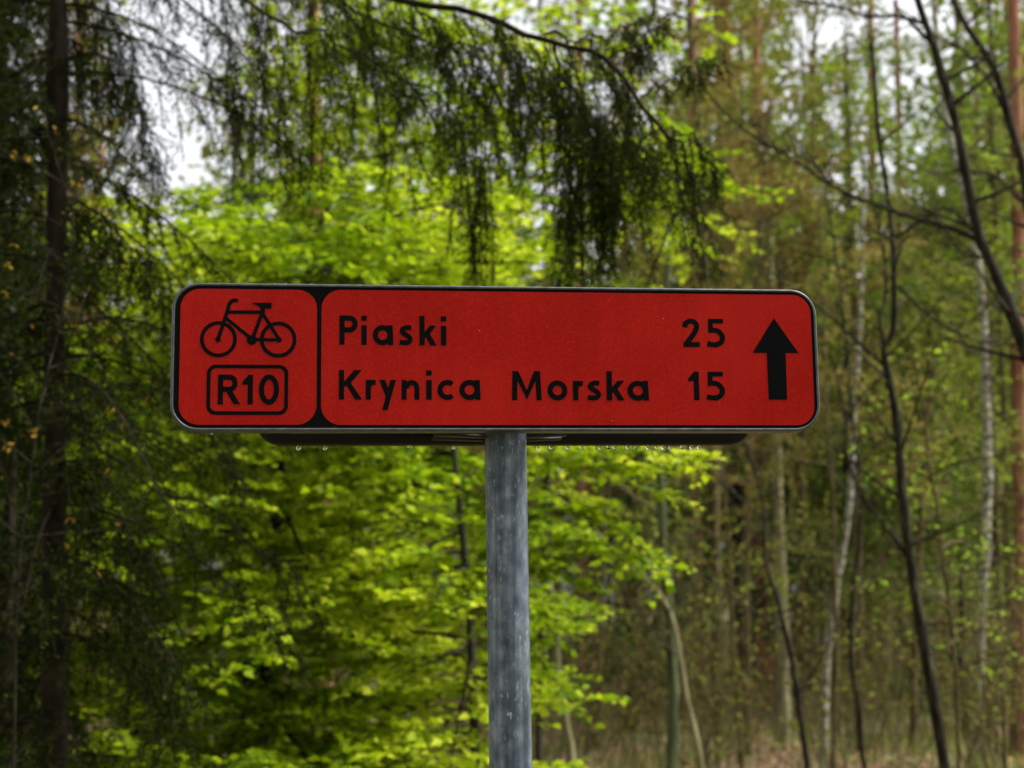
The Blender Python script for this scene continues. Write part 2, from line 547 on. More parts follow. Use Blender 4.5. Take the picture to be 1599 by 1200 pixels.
SW = 8.2
GLYPH = {   # drawn on a 45.5 high capital, x-height 30.5
    'P': (28.5, [rect(0, SW, 0, 45.5)] + ribbon([(6, 41.4)] + arc(15.2, 32.2, 9.2, 9.2, 90, -90) + [(6, 23)], SW)),
    'i': (8.5, [rect(0, 8.5, 0, 30.5), rect(0, 8.5, 37.5, 45.5)]),
    'a': (32.5, ribbon(arc(15.7, 15.4, 11.6, 11.6, 0, 360, 40), SW) + [[(23, 31), (31.4, 31), (32.6, 0), (24.4, 0)]]),
    's': (22, ribbon(spline([(19.2, 26.6), (12, 27.2), (6, 24.6), (5.2, 20.6), (9.5, 17), (15.6, 12.8), (17.6, 8.6), (14.6, 4.8), (9, 3.8), (0.8, 4.8)], 40), SW * 0.95)),
    'k': (26.5, [rect(0, SW, 0, 46), [(16.5, 31), (26.8, 31), (14, 15), (6, 9.5), (6, 18)], [(8, 17), (14.5, 21), (27, 0), (17, 0)]]),
    'K': (36, [rect(0, SW, 0, 45.5), [(24, 45.5), (36, 45.5), (16, 22.5), (7, 19), (7, 26)], [(9, 26), (16.5, 29), (36.5, 0), (25.5, 0)]]),
    'r': (16, [[(0, 30.5), (16, 30.5), (15.4, 22.6), (11.4, 22.4), (9, 20.8), (8.2, 17.5), (8.2, 0), (0, 0)]]),
    'y': (26.5, [[(17.6, 30.5), (26.5, 30.5), (13.2, -16), (4.6, -16)], [(0, 30.5), (9.3, 30.5), (16, 13), (11, 3)]]),
    'n': (28, [rect(0, 8, 0, 30.5), rect(20, 28, 0, 18)] + ribbon(arc(15.8, 18, 8.2, 8.4, 185, -2), 8)),
    'c': (26.5, ribbon(arc(15.6, 15.3, 11.5, 11.5, 48, 312, 30), SW)),
    'M': (46.5, [[(0, 0), (8.2, 0), (9.2, 45.5), (1, 45.5)], [(38.3, 0), (46.5, 0), (44.5, 45.5), (36.3, 45.5)],
                 [(1, 45.5), (10.5, 45.5), (26.5, 9), (23.5, 0.8)], [(44.5, 45.5), (35, 45.5), (20.5, 9), (23.5, 0.8)]]),
    'o': (31.2, ribbon(arc(15.6, 15.4, 11.5, 11.5, 0, 360, 40), SW)),
    '2': (27, ribbon(spline([(4, 31), (5.6, 37.6), (12.6, 41.2), (20, 38.8), (22.6, 32.4), (20, 24.6), (13, 14.6), (5.2, 4)], 34), SW) + [rect(1, 27, 0, 7.8)]),
    '5': (28.5, [rect(2.5, 26, 37.6, 45.2), rect(2.5, 10, 23, 45.2)] + ribbon(spline([(2.5, 26.4), (11, 27), (19, 24.6), (24.2, 16.6), (22.6, 8.8), (15.5, 4.2), (8, 4), (0.5, 5.6)], 34), SW)),
    '1': (16.8, [rect(8.6, 16.8, 0, 45.3), [(9.8, 45.3), (14, 45.3), (11, 33), (7, 30), (0.6, 30), (0, 34)]]),
    'R': (35, [rect(0, SW, 0, 45.5)] + ribbon([(6, 41.4)] + arc(18.4, 32.2, 8.2, 9.2, 90, -90) + [(6, 23)], SW) + [[(11.5, 22), (20.5, 24), (35, 0), (25, 0)]]),
    '0': (31.6, ribbon(arc(15.8, 22.8, 11.7, 19.2, 0, 360, 44), SW)),
}
# glyph, left, right, baseline (mm from the middle of the sign)
WORDS = [
    [('P', -229.5, -204.1, 17.4), ('i', -199.0, -191.5, 17.4), ('a', -183.2, -154.3, 17.4), ('s', -146.5, -126.7, 17.4), ('k', -117.7, -94.0, 17.4), ('i', -87.6, -79.9, 17.4)],
    [('K', -230.0, -198.2, -59.8), ('r', -192.9, -178.7, -59.8), ('y', -174.2, -150.6, -59.8), ('n', -143.0, -118.0, -59.8), ('i', -108.6, -100.8, -59.8), ('c', -92.9, -69.1, -59.8), ('a', -62.1, -32.2, -59.8)],
    [('M', 12.2, 54.5, -60.1), ('o', 62.7, 91.4, -60.1), ('r', 99.3, 114.0, -60.1), ('s', 119.5, 140.0, -60.1), ('k', 147.6, 173.0, -60.1), ('a', 177.6, 208.6, -60.1)],
    [('2', 259.8, 285.1, 17.7), ('5', 295.5, 322.5, 17.7)],
    [('1', 265.9, 282.0, -59.5), ('5', 292.4, 319.8, -59.5)],
    [('R', -395.4, -365.0, -67.0), ('1', -362.4, -347.8, -67.0), ('0', -339.7, -312.1, -67.0)],
]


def build_sign():
    base = np.array([0.0210, 2.120, 0.0])
    base[2] = float(ground_z(base[0], base[1]))
    root = empty('signpost', base)
    tag(root, 'red bicycle route sign with black lettering on a grey galvanised steel pole', 'signpost')

    # ---- sign panel: a shallow aluminium tray with rounded corners
    panel = empty('sign_panel', (0, 0, 0))
    panel.parent = root
    panel.matrix_parent_inverse = root.matrix_basis.inverted()
    panel.location = (-0.01289, 2.05196, 1.94930)
    a, b_, c_ = 0.11536, 0.00792, -0.01359
    panel.rotation_euler = (Matrix.Rotation(a, 3, 'Z') @ Matrix.Rotation(b_, 3, 'X') @ Matrix.Rotation(c_, 3, 'Y')).to_euler()

    def tray(name, W, H, R, profile, mat, parent, close_front, close_back, y0=0.0):
        g = Geo()
        n = 8
        rings = []
        for inset, y in profile:
            p = round_rect(-W / 2 + inset, W / 2 - inset, -H / 2 + inset, H / 2 - inset, max(R - inset, 1), n)
            rings.append([(x / 1000, y0 + y / 1000, z / 1000) for x, z in p])
        k = len(rings[0])
        v = np.array(rings).reshape(-1, 3)
        f = []
        for i in range(len(rings) - 1):
            for j in range(k):
                j2 = (j + 1) % k
                f.append([i * k + j, i * k + j2, (i + 1) * k + j2, (i + 1) * k + j])
        g.add(v, f)
        if close_front:
            g.add(v[:k], [list(range(k))[::-1]])
        if close_back:
            g.add(v[-k:], [list(range(k))])
        o = g.build(name, mat, None)
        o.parent = parent
        for p in o.data.polygons:
            p.use_smooth = len(p.vertices) == 4
        return o

    # rolled rim round the face, its sides and its inner lip
    tray('rim', 920, 208, 38, [(4.8, 0.5), (4.1, -0.7), (2.8, -1.3), (1.3, -0.8), (0.4, 0.8), (0, 4), (-0.6, 22), (0.4, 27), (3, 29.5), (12, 30)], M_ALU, panel, False, False)
    tray('black_face', 912, 200, 34.5, [(0, 0), (0, 3)], M_BLACK, panel, True, False)
    tray('back_plate', 900, 188, 28, [(0, 25), (0, 26)], M_GREYBACK, panel, True, True)
    flat_mesh('red_field', [round_rect(-448, -260.7, -95, 95, 27, 10)], -0.0004, M_RED, panel)
    flat_mesh('red_field', [round_rect(-254.4, 451, -95.2, 95.6, 27, 10)], -0.0004, M_RED, panel)
    for w in WORDS:
        polys = []
        for ch, x0, x1, zb in w:
            gw, ps = GLYPH[ch]
            sx, sz = (x1 - x0) / gw, 0.915
            for p in ps:
                polys.append([(x0 + x * sx, zb + z * sz) for x, z in p])
        flat_mesh('lettering', polys, -0.0008, M_BLACK, panel, 0.000002)
    flat_mesh('arrow', [[(362.3, 9.8), (395.6, 61), (430.8, 9.8)], [(383.2, 10.5), (383.6, -58.3), (411, -58.3), (411.4, 10.5)]], -0.0008, M_BLACK, panel, 0.000002)
    outer, inner = round_rect(-410.8, -299.7, -81.6, -11.5, 12.5), round_rect(-405.6, -304.9, -76.4, -16.7, 8)
    k = len(outer)
    flat_mesh('route_badge_frame', [[outer[i], outer[(i + 1) % k], inner[(i + 1) % k], inner[i]] for i in range(k)], -0.0008, M_BLACK, panel, 0)
    bk = []
    for wx in (-395.7, -314.0):
        bk += ribbon(arc(wx, 24.0, 22.6, 22.8, 0, 360, 48), 5.3)
    bk += ribbon(spline([(-369.6, 78.8), (-376.5, 78.6), (-381.6, 73.5), (-384.0, 64), (-390, 44), (-396.2, 24.1)], 30), 5.2)
    for p, q, w in (((-383.3, 62.2), (-336.5, 62.6), 4.9), ((-387.0, 54.5), (-350.4, 24.5), 5.0), ((-335.6, 64), (-348.0, 28.0), 5.0),
                    ((-336.4, 61.5), (-312.6, 23.9), 4.9), ((-350, 23.9), (-313, 23.6), 4.6), ((-335.8, 60), (-335.6, 70), 6.0)):
        bk += ribbon([p, q], w)
    bk.append([(-349.4, 76.0), (-323.6, 76.0), (-323.6, 67.6), (-338.6, 67.6), (-342.5, 71.5), (-349.4, 74.4)])
    bk.append(arc(-350.2, 23.4, 7.0, 7.0, 0, 345, 22))
    bk.append(arc(-396.2, 23.8, 4.0, 4.0, 0, 345, 16))
    bk.append(arc(-313.0, 23.6, 3.9, 3.9, 0, 345, 16))
    flat_mesh('bicycle_symbol', bk, -0.0008, M_BLACK, panel, 0.000002)

    # ---- the board on the other side of the pole, seen from behind
    rear = empty('rear_sign_panel', (0, 0, 0))
    rear.parent = panel.parent
    rear.matrix_parent_inverse = root.matrix_basis.inverted()
    m = panel.rotation_euler.to_matrix()
    off = m @ Vector((0.020, 0.105, -0.0075))
    rear.location = Vector(panel.location) + off
    rear.rotation_euler = panel.rotation_euler
    tray('rim', 742, 208, 38, [(12, 0), (3, 0.4), (0.4, 3), (-0.6, 8), (0, 26), (0.8, 29), (2.4, 31), (9, 30)], M_GREYBACK, rear, False, False)
    tray('back_plate', 728, 194, 32, [(0, 4), (0, 5)], M_GREYBACK, rear, True, True)
    tray('front_face', 728, 194, 32, [(0, 28), (0, 29)], M_GREYBACK, rear, False, True)

    # ---- pole with cap
    top = at(789.5, 690, 2.122) + np.array([-0.00122, 0, 0.075]) + (at(789.5, 690, 2.122) - at(797.5, 1200, 2.122)) * 0.30
    ctr = lambda z: np.array([-0.0018 + (z - 1.378) * (-0.0163), 2.1215, z])
    zt = 2.0525
    zs = np.linspace(base[2] - 0.4, zt, 40)
    g = Geo()
    g.tube([ctr(z) for z in zs], 0.03, 40)
    o = g.build('pole', M_GALV, root, True)
    for p in o.data.polygons:
        if len(p.vertices) > 4:
            p.use_smooth = False
    g = Geo()
    g.tube([ctr(zt - 0.02), ctr(zt), ctr(zt + 0.003), ctr(zt + 0.0045)], [0.0325, 0.0325, 0.031, 0.024], 28)
    g.build('pole_cap', plain_mat('pole_cap_plastic', (0.02, 0.03, 0.025), 0.5), root, True)

    # ---- clamps: two bands with flat straps bolted to both boards
    for dz in (0.055, -0.075):
        cz = float(panel.location[2]) + dz
        c0 = ctr(cz)
        g = Geo()
        ang = np.linspace(0, 2 * math.pi, 29)
        for r, h in ((0.0335, 0.012),):
            v = []
            for aa in ang[:-1]:
                for rr, hh in ((0.0301, -h), (r, -h), (r, h), (0.0301, h)):
                    v.append(c0 + np.array([rr * math.cos(aa), rr * math.sin(aa), hh]))
            f = []
            for i in range(28):
                for j in range(4):
                    f.append([i * 4 + j, i * 4 + (j + 1) % 4, ((i + 1) % 28) * 4 + (j + 1) % 4, ((i + 1) % 28) * 4 + j])
            g.add(v, f)
        g.build('clamp_band', M_STEEL, root)
    for sx in (-1, 1):
        for yy, tilt in ((0.036, 0.010), (0.098, -0.010)):
            g = Geo()
            p0 = np.array([0.030 * sx + 0.01, yy + tilt, -0.107]); p1 = np.array([0.095 * sx, yy + tilt * 0.3, -0.1045])
            d = unit(p1 - p0); s = np.array([0, 0.009, 0]); h = np.array([0, 0, 0.0018])
            v = [p0 - s - h, p0 + s - h, p0 + s + h, p0 - s + h, p1 - s - h, p1 + s - h, p1 + s + h, p1 - s + h]
            g.add(v, [[0, 1, 2, 3], [4, 7, 6, 5], [0, 4, 5, 1], [1, 5, 6, 2], [2, 6, 7, 3], [3, 7, 4, 0]])
            o = g.build('strap', M_STEEL, None)
            o.parent = panel
    # bent wire end sticking up over the top edge
    g = Geo()
    hk = np.array([(124, 12, 100), (124.5, 12, 106), (126.5, 12, 109), (128.8, 12, 112.2), (128.4, 12, 115.4), (125.4, 12, 116.4), (122.6, 12, 114.6)]) / 1000
    g.tube(smooth_path(hk, 22), 0.0009, 6)
    o = g.build('wire_end', M_ALU, None, True)
    o.parent = panel

    # ---- rain drops
    def drops(name, pts, parent):
        g = Geo()
        for x, y, z, r, st in pts:
            th = np.linspace(0, math.pi, 8)
            ph = np.linspace(0, 2 * math.pi, 11)[:-1]
            v = [np.array([x, y, z]) / 1000 + np.array([r * math.sin(t) * math.cos(p), r * math.sin(t) * math.sin(p), r * st * math.cos(t)]) / 1000 for t in th for p in ph]
            f = [[i * 10 + j, (i + 1) * 10 + j, (i + 1) * 10 + (j + 1) % 10, i * 10 + (j + 1) % 10] for i in range(7) for j in range(10)]
            g.add(v, f)
        o = g.build(name, M_DROP, None, True)
        o.parent = parent
        tag(o, kind='stuff')
    rear_px = [485, 526, 658, 728, 829, 861, 882, 908, 932, 961, 973, 983, 1006, 1017, 1037, 1051, 1062, 1071, 1090, 1098, 1108, 1120]
    pts = []
    for px in rear_px:
        x = (px - 789) * 2.17 / 2300 * 1000 - 22
        pts.append((x + rng.normal(), 22 + rng.normal() * 3, -106.0 - rng.random() * 1.2, 2.3 + rng.random() * 1.2, 1.15))
    drops('water_drops', pts, rear)
    pts = [(-405, 20, -105.5, 1.8, 1.1)]
    for k in range(26):                                        # small beads under the front rim
        pts.append((rng.uniform(-300, 400), rng.uniform(10, 24), -104.8, 0.9 + rng.random() * 0.7, 0.8))
    for k in range(110):                                        # fine spray on the face
        pts.append((rng.uniform(-445, 450), -1.0, rng.uniform(-96, 94), 0.45 + 0.45 * rng.random(), 1))
    for x, z in ((-391, -62), (-236, -99), (-300, -99), (-80, 78), (55, 66), (260, 77), (284, 84), (345, 82), (362, 86), (430, 78), (395, 57), (112, 92), (-185, -47), (120, -76), (398, 12)):
        pts.append((x, -1.2, z, 0.9 + 0.5 * rng.random(), 1.1))
    for k in range(40):                                        # beads along the top of the rim
        pts.append((rng.uniform(-420, 420), rng.uniform(2, 12), 104.6, 0.6 + rng.random() * 0.6, 0.7))
    drops('water_drops', pts, panel)


build_sign()

# ------------------------------------------------------------------ trees
def cat(*a):
    return tuple(np.concatenate(q) for q in zip(*a))


def finish_tree(name, label, path, radii, bark, branch_geo, branch_mat, crown_geo, crown_mat, group, category='tree', sides=10):
    base = np.array(path[0], float)
    root = empty(name, base)
    tag(root, label, category, group)
    g = Geo()
    rr = np.array(radii, float) * (1 + 0.09 * rng.normal(size=len(radii)))
    g.tube(path, rr, sides)
    g.build('trunk', bark, root, True)
    if branch_geo is not None and branch_geo.k:
        branch_geo.build('branches', branch_mat, root)
    if crown_geo is not None and crown_geo.k:
        crown_geo.build('crown', crown_mat, root)
    return root


def px_path(pts, Y, n=30, dy=0.0):
    """path through photograph pixels at distance Y; continued down to the ground when it starts below the frame"""
    w = [at(x, y, Y + dy * i) for i, (x, y) in enumerate(pts)]
    if w[0][2] > float(ground_z(w[0][0], w[0][1])):
        a = w[0]
        lean = (w[0] - w[1]) / max(abs(w[0][2] - w[1][2]), 0.1)
        gz = float(ground_z(a[0], a[1])) - 0.15
        h = a[2] - gz
        w = [a + np.array([lean[0] * h * 0.5, lean[1] * h * 0.5, -h])] + w
    p = smooth_path(w, n)
    s = np.linspace(0, 1, n)
    wob = 0.012 * Y / 10
    p[1:, 0] += (np.sin(s[1:] * 21 + len(pts) * 1.7 + pts[0][0]) * 0.35 + rng.normal(size=n - 1) * 0.25) * wob
    return p


def rad(path, px0, px1, Y):
    return np.linspace(px0, px1, len(path)) * 0.5 * Y / F_PX


def leafy(name, label, path, radii, limbs, group, leaf=0.058, leaf_mat_=None, sec_sp=0.10, sec_len=0.62, tw_sp=0.06, tw_len=0.20, lf_sp=0.026,
          droop=0.25, bark=None, extra=None, wood=True, flat=0.9, category='tree', tilt=0.6):
    """broad-leaved tree with flat leafy sprays; limbs = list of (B, D, L)"""
    br, cr = Geo(), Geo()
    B, D, L = cat(*limbs)
    br.sticks(B, D, L, 0.006 + 0.006 * L, 0.003, droop, 6)
    sec = children(B, D, L, droop, sec_sp, math.radians(52), sec_len, 0.18, flat, 0.55, 0.05, 0.15)
    if extra is not None:
        sec = cat(sec, extra)
    br.sticks(*sec, 0.004, 0.0015, 0.18, 3)
    tw = children(*sec, 0.18, tw_sp, math.radians(48), tw_len, 0.1, flat, 0.5, 0.05, 0.15)
    if wood:
        br.sticks(*tw, 0.0016, 0.0008, 0.1, 2)
    for sh, dr in ((tw, 0.1), (sec, 0.18)):
        p, d, k, u = along(*sh, dr, lf_sp)
        s = unit(np.cross(d, UP)) * np.where(k % 2 == 0, 1, -1)[:, None]
        ld = unit(d * 0.6 + s * 0.8 + rng.normal(size=d.shape) * 0.25 - UP * 0.15)
        nn = unit(UP + rng.normal(size=d.shape) * tilt)
        sz = leaf * (0.5 + 0.8 * rng.random(len(p)))
        clump = 0.5 + 0.22 * np.sin(p[:, 0] * 3.1 + p[:, 2] * 2.3) + 0.28 * rng.normal(size=len(p))
        cr.leaves(p, ld, nn, sz, sz * 0.66, tint=np.clip(clump, 0, 1))
    return finish_tree(name, label, path, radii, bark or B_BEECH, br, bark or B_BEECH, cr, leaf_mat_ or M_BEECH, group)


def spray(pts, Y, dy=0.0):
    """a single limb given in photograph pixels"""
    return path_to_shoots(smooth_path([at(x, y, Y + dy * i) for i, (x, y) in enumerate(pts)], 7))


BEECH_G = 'bright green young beeches behind the sign'
# beech whose dark stem shows under the sign's left half
p = px_path([(405, 1210), (415, 1050), (426, 930), (430, 850), (434, 770), (442, 690), (452, 560), (475, 450), (505, 350), (520, 250)], 8.0)
lim = path_shoots(p, 0.045, 0.10, 0.97, 0.10, lambda u: 1.6 - 1.0 * np.maximum(u - 0.5, 0), noise=0.22)
lim2 = path_shoots(p, 0.16, 0.30, 0.92, 0.12, lambda u: 1.5 + 0 * u, az=(-0.9, 0.8), noise=0.2)
leafy('beech_tree', 'bright green beech whose dark stem drops below the left half of the sign', p, rad(p, 24, 9, 8.0), [lim, lim2], BEECH_G)
# second beech, thinner, left of it
p = px_path([(384, 1210), (386, 1060), (376, 920), (362, 780), (353, 690), (350, 570), (330, 460)], 9.4)
lim = path_shoots(p, 0.055, 0.10, 0.97, 0.08, lambda u: 1.7 - 0.7 * u, noise=0.22)
leafy('beech_tree', 'green beech with a thinner stem just left of the dark beech stem', p, rad(p, 26, 10, 9.4), [lim], BEECH_G)
# beech hidden behind the pole, its sprays reach right of it
p = px_path([(742, 1210), (738, 1050), (728, 900), (715, 760), (700, 640), (690, 520)], 7.3)
lim = path_shoots(p, 0.05, 0.10, 0.95, 0.06, lambda u: 1.05 - 0.35 * u, az=(2.8, 1.9), noise=0.2)
sp = [spray(q, 7.0, -0.03) for q in (
    [(735, 980), (800, 880), (880, 840), (960, 860), (1030, 888)], [(720, 800), (800, 740), (880, 720), (960, 735), (1040, 772)],
    [(715, 760), (820, 700), (920, 690), (1020, 700), (1095, 722)], [(735, 1010), (790, 985), (830, 1010), (872, 1075)],
    [(728, 900), (800, 830), (870, 800), (940, 800), (975, 815)], [(735, 960), (800, 900), (860, 880), (915, 915)])]
ex = cat(*[children(B, D, L, 0, 0.045, math.radians(50), 0.20, 0.0, 0.7, 0.2, 0.12, 0.2) for B, D, L in sp])
ex = cat(ex, cat(*sp))
leafy('beech_tree', 'bright beech behind the pole with leafy sprays reaching right of it', p, rad(p, 16, 6, 7.3), [lim], BEECH_G, extra=ex)
# beech crown above the sign
p = px_path([(560, 1210), (556, 1000), (552, 800), (548, 600), (560, 440), (590, 300), (620, 170), (640, 60), (650, -60)], 12.0)
lim = path_shoots(p, 0.055, 0.25, 0.98, 0.15, lambda u: 2.0 - 1.2 * np.maximum(u - 0.45, 0) / 0.55, noise=0.25)
leafy('beech_tree', 'taller airy beech whose crown rises above the sign, left of the hanging spruce fingers', p, rad(p, 26, 6, 12.0), [lim], BEECH_G,
      leaf=0.07, sec_sp=0.12, sec_len=0.75, tw_sp=0.085, tw_len=0.24, lf_sp=0.034, wood=False)
# beech above the right half of the sign
p = px_path([(842, 1210), (846, 1000), (852, 800), (860, 600), (872, 440), (900, 300), (950, 180), (1000, 80), (1030, -20)], 11.0)
lim = path_shoots(p, 0.05, 0.52, 0.80, 0.08, lambda u: 1.15 + 0 * u, noise=0.2)
lim2 = path_shoots(p, 0.13, 0.80, 0.98, 0.1, lambda u: 0.85 + 0 * u, noise=0.2)
leafy('beech_tree', 'bright beech behind the hanging spruce fingers above the middle of the sign', p, rad(p, 14, 5, 11.0), [lim, lim2], BEECH_G,
      leaf=0.07, sec_sp=0.12, sec_len=0.6, tw_sp=0.085, tw_len=0.22, lf_sp=0.034, wood=False)
# beech at the left behind the spruce
p = px_path([(215, 1210), (225, 1000), (230, 800), (240, 600), (236, 480), (228, 390), (222, 330)], 10.5)
lim = path_shoots(p, 0.05, 0.08, 0.98, 0.12, lambda u: 1.9 - 0.7 * u, noise=0.25)
leafy('beech_tree', 'shaded beech showing in patches between the drooping spruce and the sign', p, rad(p, 20, 6, 10.5), [lim], BEECH_G,
      leaf=0.07, sec_sp=0.12, sec_len=0.7, tw_sp=0.085, tw_len=0.22, lf_sp=0.034, wood=False)


# ---- the big spruce at the left and its neighbours
def needles_on(cr, hang, tw_sp, tw_len, n1, n2, w, ln, ang=38):
    tw = children(*hang, 0.05, tw_sp, math.radians(ang), tw_len, 0.08, 0.3, 0.45, 0.25, 0.2)
    for sh, sp_, dr in ((tw, n1, 0.0), (hang, n2, 0.05)):
        q, d, k, u = along(*sh, dr, sp_)
        per = unit(np.cross(d, rng.normal(size=d.shape)))
        cr.needles(q, unit(d * 0.75 + per), ln * (0.75 + 0.5 * rng.random(len(q))), w)


def spruce_limbs(p, sp, start, end, length):
    b, d, L = path_shoots(p, sp, start, end, 0.05, lambda u: length * (1.1 - 0.35 * u), noise=0.3)
    L = L * rng.uniform(0.45, 1.15, len(L)) * np.where(d[:, 1] < -0.4, 0.8, 1.0)   # short towards the open path
    return b, d, L * np.where(b[:, 2] < 1.9, 0.72, 1.0)


def build_spruce():
    Y = 5.2
    p = px_path([(84, 1230), (84, 900), (86, 600), (88, 300), (92, 0), (95, -300), (96, -700)], Y)
    br, cr = Geo(), Geo()
    lim = spruce_limbs(p, 0.06, 0.05, 0.99, 1.15)
    br.sticks(*lim, 0.008, 0.002, 0.5, 7)
    hero = []
    for pts, dy, r in (
        ([(95, -420), (300, -190), (480, -60), (640, 2), (760, 25), (850, 55), (935, 95), (1000, 150), (1045, 215), (1085, 285)], -0.05, 0.017),
        ([(850, 55), (920, 60), (970, 45), (1005, 30)], 0.02, 0.007),
        ([(860, 60), (885, 130), (935, 185), (985, 215), (1020, 255)], 0.04, 0.007),
        ([(93, -150), (230, -90), (370, -10), (480, 50), (590, 100), (680, 150), (740, 210)], 0.05, 0.010),
        ([(94, -300), (260, -180), (420, -70), (540, 10), (640, 50), (720, 110), (780, 190)], 0.09, 0.010),
        ([(90, 60), (130, 75), (175, 110), (215, 170), (240, 250)], 0.0, 0.008),
        ([(88, 330), (150, 350), (210, 400), (255, 450)], -0.03, 0.007),
        ([(84, 560), (120, 630), (170, 720), (260, 765), (350, 810), (430, 870), (480, 930)], -0.02, 0.007),
        ([(84, 700), (140, 760), (200, 830), (260, 930)], -0.06, 0.006),
        ([(84, 850), (150, 900), (220, 980), (270, 1090)], -0.08, 0.006),
        ([(90, -40), (130, -40), (180, 30), (225, 120)], 0.03, 0.008),
        ([(935, 95), (985, 75), (1020, 45), (1050, 25)], 0.02, 0.005), ([(1000, 150), (1050, 120), (1085, 95), (1130, 85)], -0.03, 0.005),
        ([(1040, 205), (1075, 210), (1110, 240), (1125, 280)], 0.03, 0.004), ([(760, 25), (800, 80), (850, 125), (880, 180)], 0.04, 0.006),
        ([(640, 2), (690, 50), (745, 95), (775, 160)], -0.04, 0.006),
        ([(70, 200), (20, 230), (-60, 300)], -0.05, 0.007), ([(80, 480), (30, 520), (-50, 600)], -0.05, 0.007),
    ):
        w = smooth_path([at(x, y, Y + dy * i) for i, (x, y) in enumerate(pts)], 26)
        w[1:-1] += rng.normal(size=(24, 3)) * 0.008 + 0.018 * np.sin(np.arange(24) * 0.9 + len(hero))[:, None] * np.array([0.3, 0.6, 1.0])
        br.tube(w, np.linspace(r, r * 0.3, 26), 6)
        hero.append(w)
    h1 = children(*lim, 0.5, 0.035, math.radians(60), 0.30, 0.1, 0.8, 0.2, 0.85, 0.25)
    fing = []
    dens = [0.026, 0.028, 0.026, 0.030, 0.028, 0.026, 0.022, 0.10, 0.03, 0.03, 0.024, 0.03, 0.03, 0.03, 0.026, 0.022, 0.03, 0.03]
    lens = [0.50, 0.22, 0.40, 0.40, 0.36, 0.42, 0.40, 0.24, 0.4, 0.4, 0.40, 0.10, 0.12, 0.14, 0.34, 0.3, 0.4, 0.4]
    for i, w in enumerate(hero):
        s = path_to_shoots(w[4 if i in (0, 3, 4) else 2:])
        n = np.maximum(1, np.round(s[2] / dens[i]).astype(int))
        idx = np.repeat(np.arange(len(n)), n)
        u = rng.random(len(idx))
        b = s[0][idx] + s[1][idx] * (u * s[2][idx])[:, None]
        d = s[1][idx] * 0.35 + np.cross(s[1][idx], UP) * (rng.random(len(idx)) * 2 - 1)[:, None] * 0.5 - UP * 0.9 + rng.normal(size=(len(idx), 3)) * 0.27
        clump = 0.55 + 0.45 * np.sin(b[:, 0] * 17 + i * 2.0) * np.sin(b[:, 0] * 7.3 + 1.3)
        fing.append((b, unit(d), lens[i] * (0.35 + 0.75 * rng.random(len(idx))) * (0.45 + 0.9 * np.clip(clump, 0, 1))))
    f1 = cat(*fing)
    lf = []
    for x, y0, y1, kk in ((752, 180, 440, 4), (765, 250, 435, 5), (730, 230, 400, 3), (745, 300, 450, 7), (890, 150, 440, 6), (905, 150, 450, 9), (925, 180, 430, 8), (945, 190, 425, 8), (965, 200, 430, 7),
                      (985, 220, 400, 6), (870, 130, 300, 5), (840, 120, 330, 6), (815, 120, 290, 4), (1005, 230, 330, 5), (1030, 250, 320, 4), (885, 300, 445, 8), (935, 150, 380, 8), (955, 250, 420, 8),
                      (620, 120, 340, 3), (600, 110, 300, 3), (690, 150, 300, 3), (480, 80, 300, 4), (455, 70, 330, 4), (420, 60, 290, 4), (375, 110, 310, 5), (360, 60, 260, 5), (520, 90, 260, 3), (560, 100, 250, 3)):
        for k in range(max(2, int(kk * 0.75))):
            a = at(x + rng.normal() * 9, y0 + rng.normal() * 25, Y + rng.normal() * 0.12)
            b = at(x + rng.normal() * 16, y1 - k * 18 * rng.random(), Y + rng.normal() * 0.12)
            lf.append((a, unit(b - a), np.linalg.norm(b - a)))
    f2 = tuple(np.array(q) for q in zip(*lf))
    def opening(sh):                                          # the light gap in the boughs beside the trunk
        e = sh[0] + sh[1] * sh[2][:, None] * 0.5
        v = e - EYE
        z = v @ FW
        x, y = CX + F_PX * v[:, 0] / z, CY - F_PX * (v @ CU) / z
        keep = ~((x > 258) & (x < 338) & (y < 260)) | (rng.random(len(x)) < 0.85)
        return tuple(q[keep] for q in sh)
    h1, f1 = opening(h1), opening(f1)
    hang = cat(h1, f1, f2)
    br.sticks(*hang, 0.0026, 0.001, 0.05, 3)
    needles_on(cr, cat(f1, f2), 0.020, 0.10, 0.0055, 0.0045, 0.0042, 0.018, 50)
    needles_on(cr, h1, 0.034, 0.11, 0.009, 0.008, 0.0055, 0.022)
    finish_tree('spruce_tree', 'dark drooping spruce at the edge, its hanging branches arching over the sign', p, rad(p, 40, 26, Y), B_SPRUCE, br, B_SPRUCE, cr, M_SPRUCE, 'dark spruces at the left', sides=14)


build_spruce()
for label, x, top, Y, ln in (('dark spruce standing behind the big drooping spruce at the left edge', -25, -500, 7.0, 0.80),
                             ('small dense spruce in the lower left corner, lower than the sign', 20, 700, 6.2, 0.42),
                             ('dark spruce filling the gap between the left spruce trunk and the left edge', 10, -560, 8.6, 0.75),
                             ('dark spruce at the very left edge, mostly cut off by the frame', -130, -500, 6.4, 0.85)):
    b = at(x, 1000, Y)
    b[2] = float(ground_z(b[0], b[1])) - 0.1
    p = np.linspace(b, at(x, top, Y), 20)
    br, cr = Geo(), Geo()
    lim = spruce_limbs(p, 0.045, 0.06, 0.99, ln)
    br.sticks(*lim, 0.009, 0.002, 0.45, 6)
    h = children(*lim, 0.45, 0.045, math.radians(60), 0.32, 0.1, 0.8, 0.2, 0.8, 0.25)
    br.sticks(*h, 0.0026, 0.001, 0.05, 2)
    needles_on(cr, h, 0.045, 0.14, 0.013, 0.012, 0.011, 0.03)
    finish_tree('spruce_tree', label, p, np.linspace(0.07, 0.015, 20), B_SPRUCE, br, B_SPRUCE, cr, M_SPRUCE, 'dark spruces at the left', sides=12)

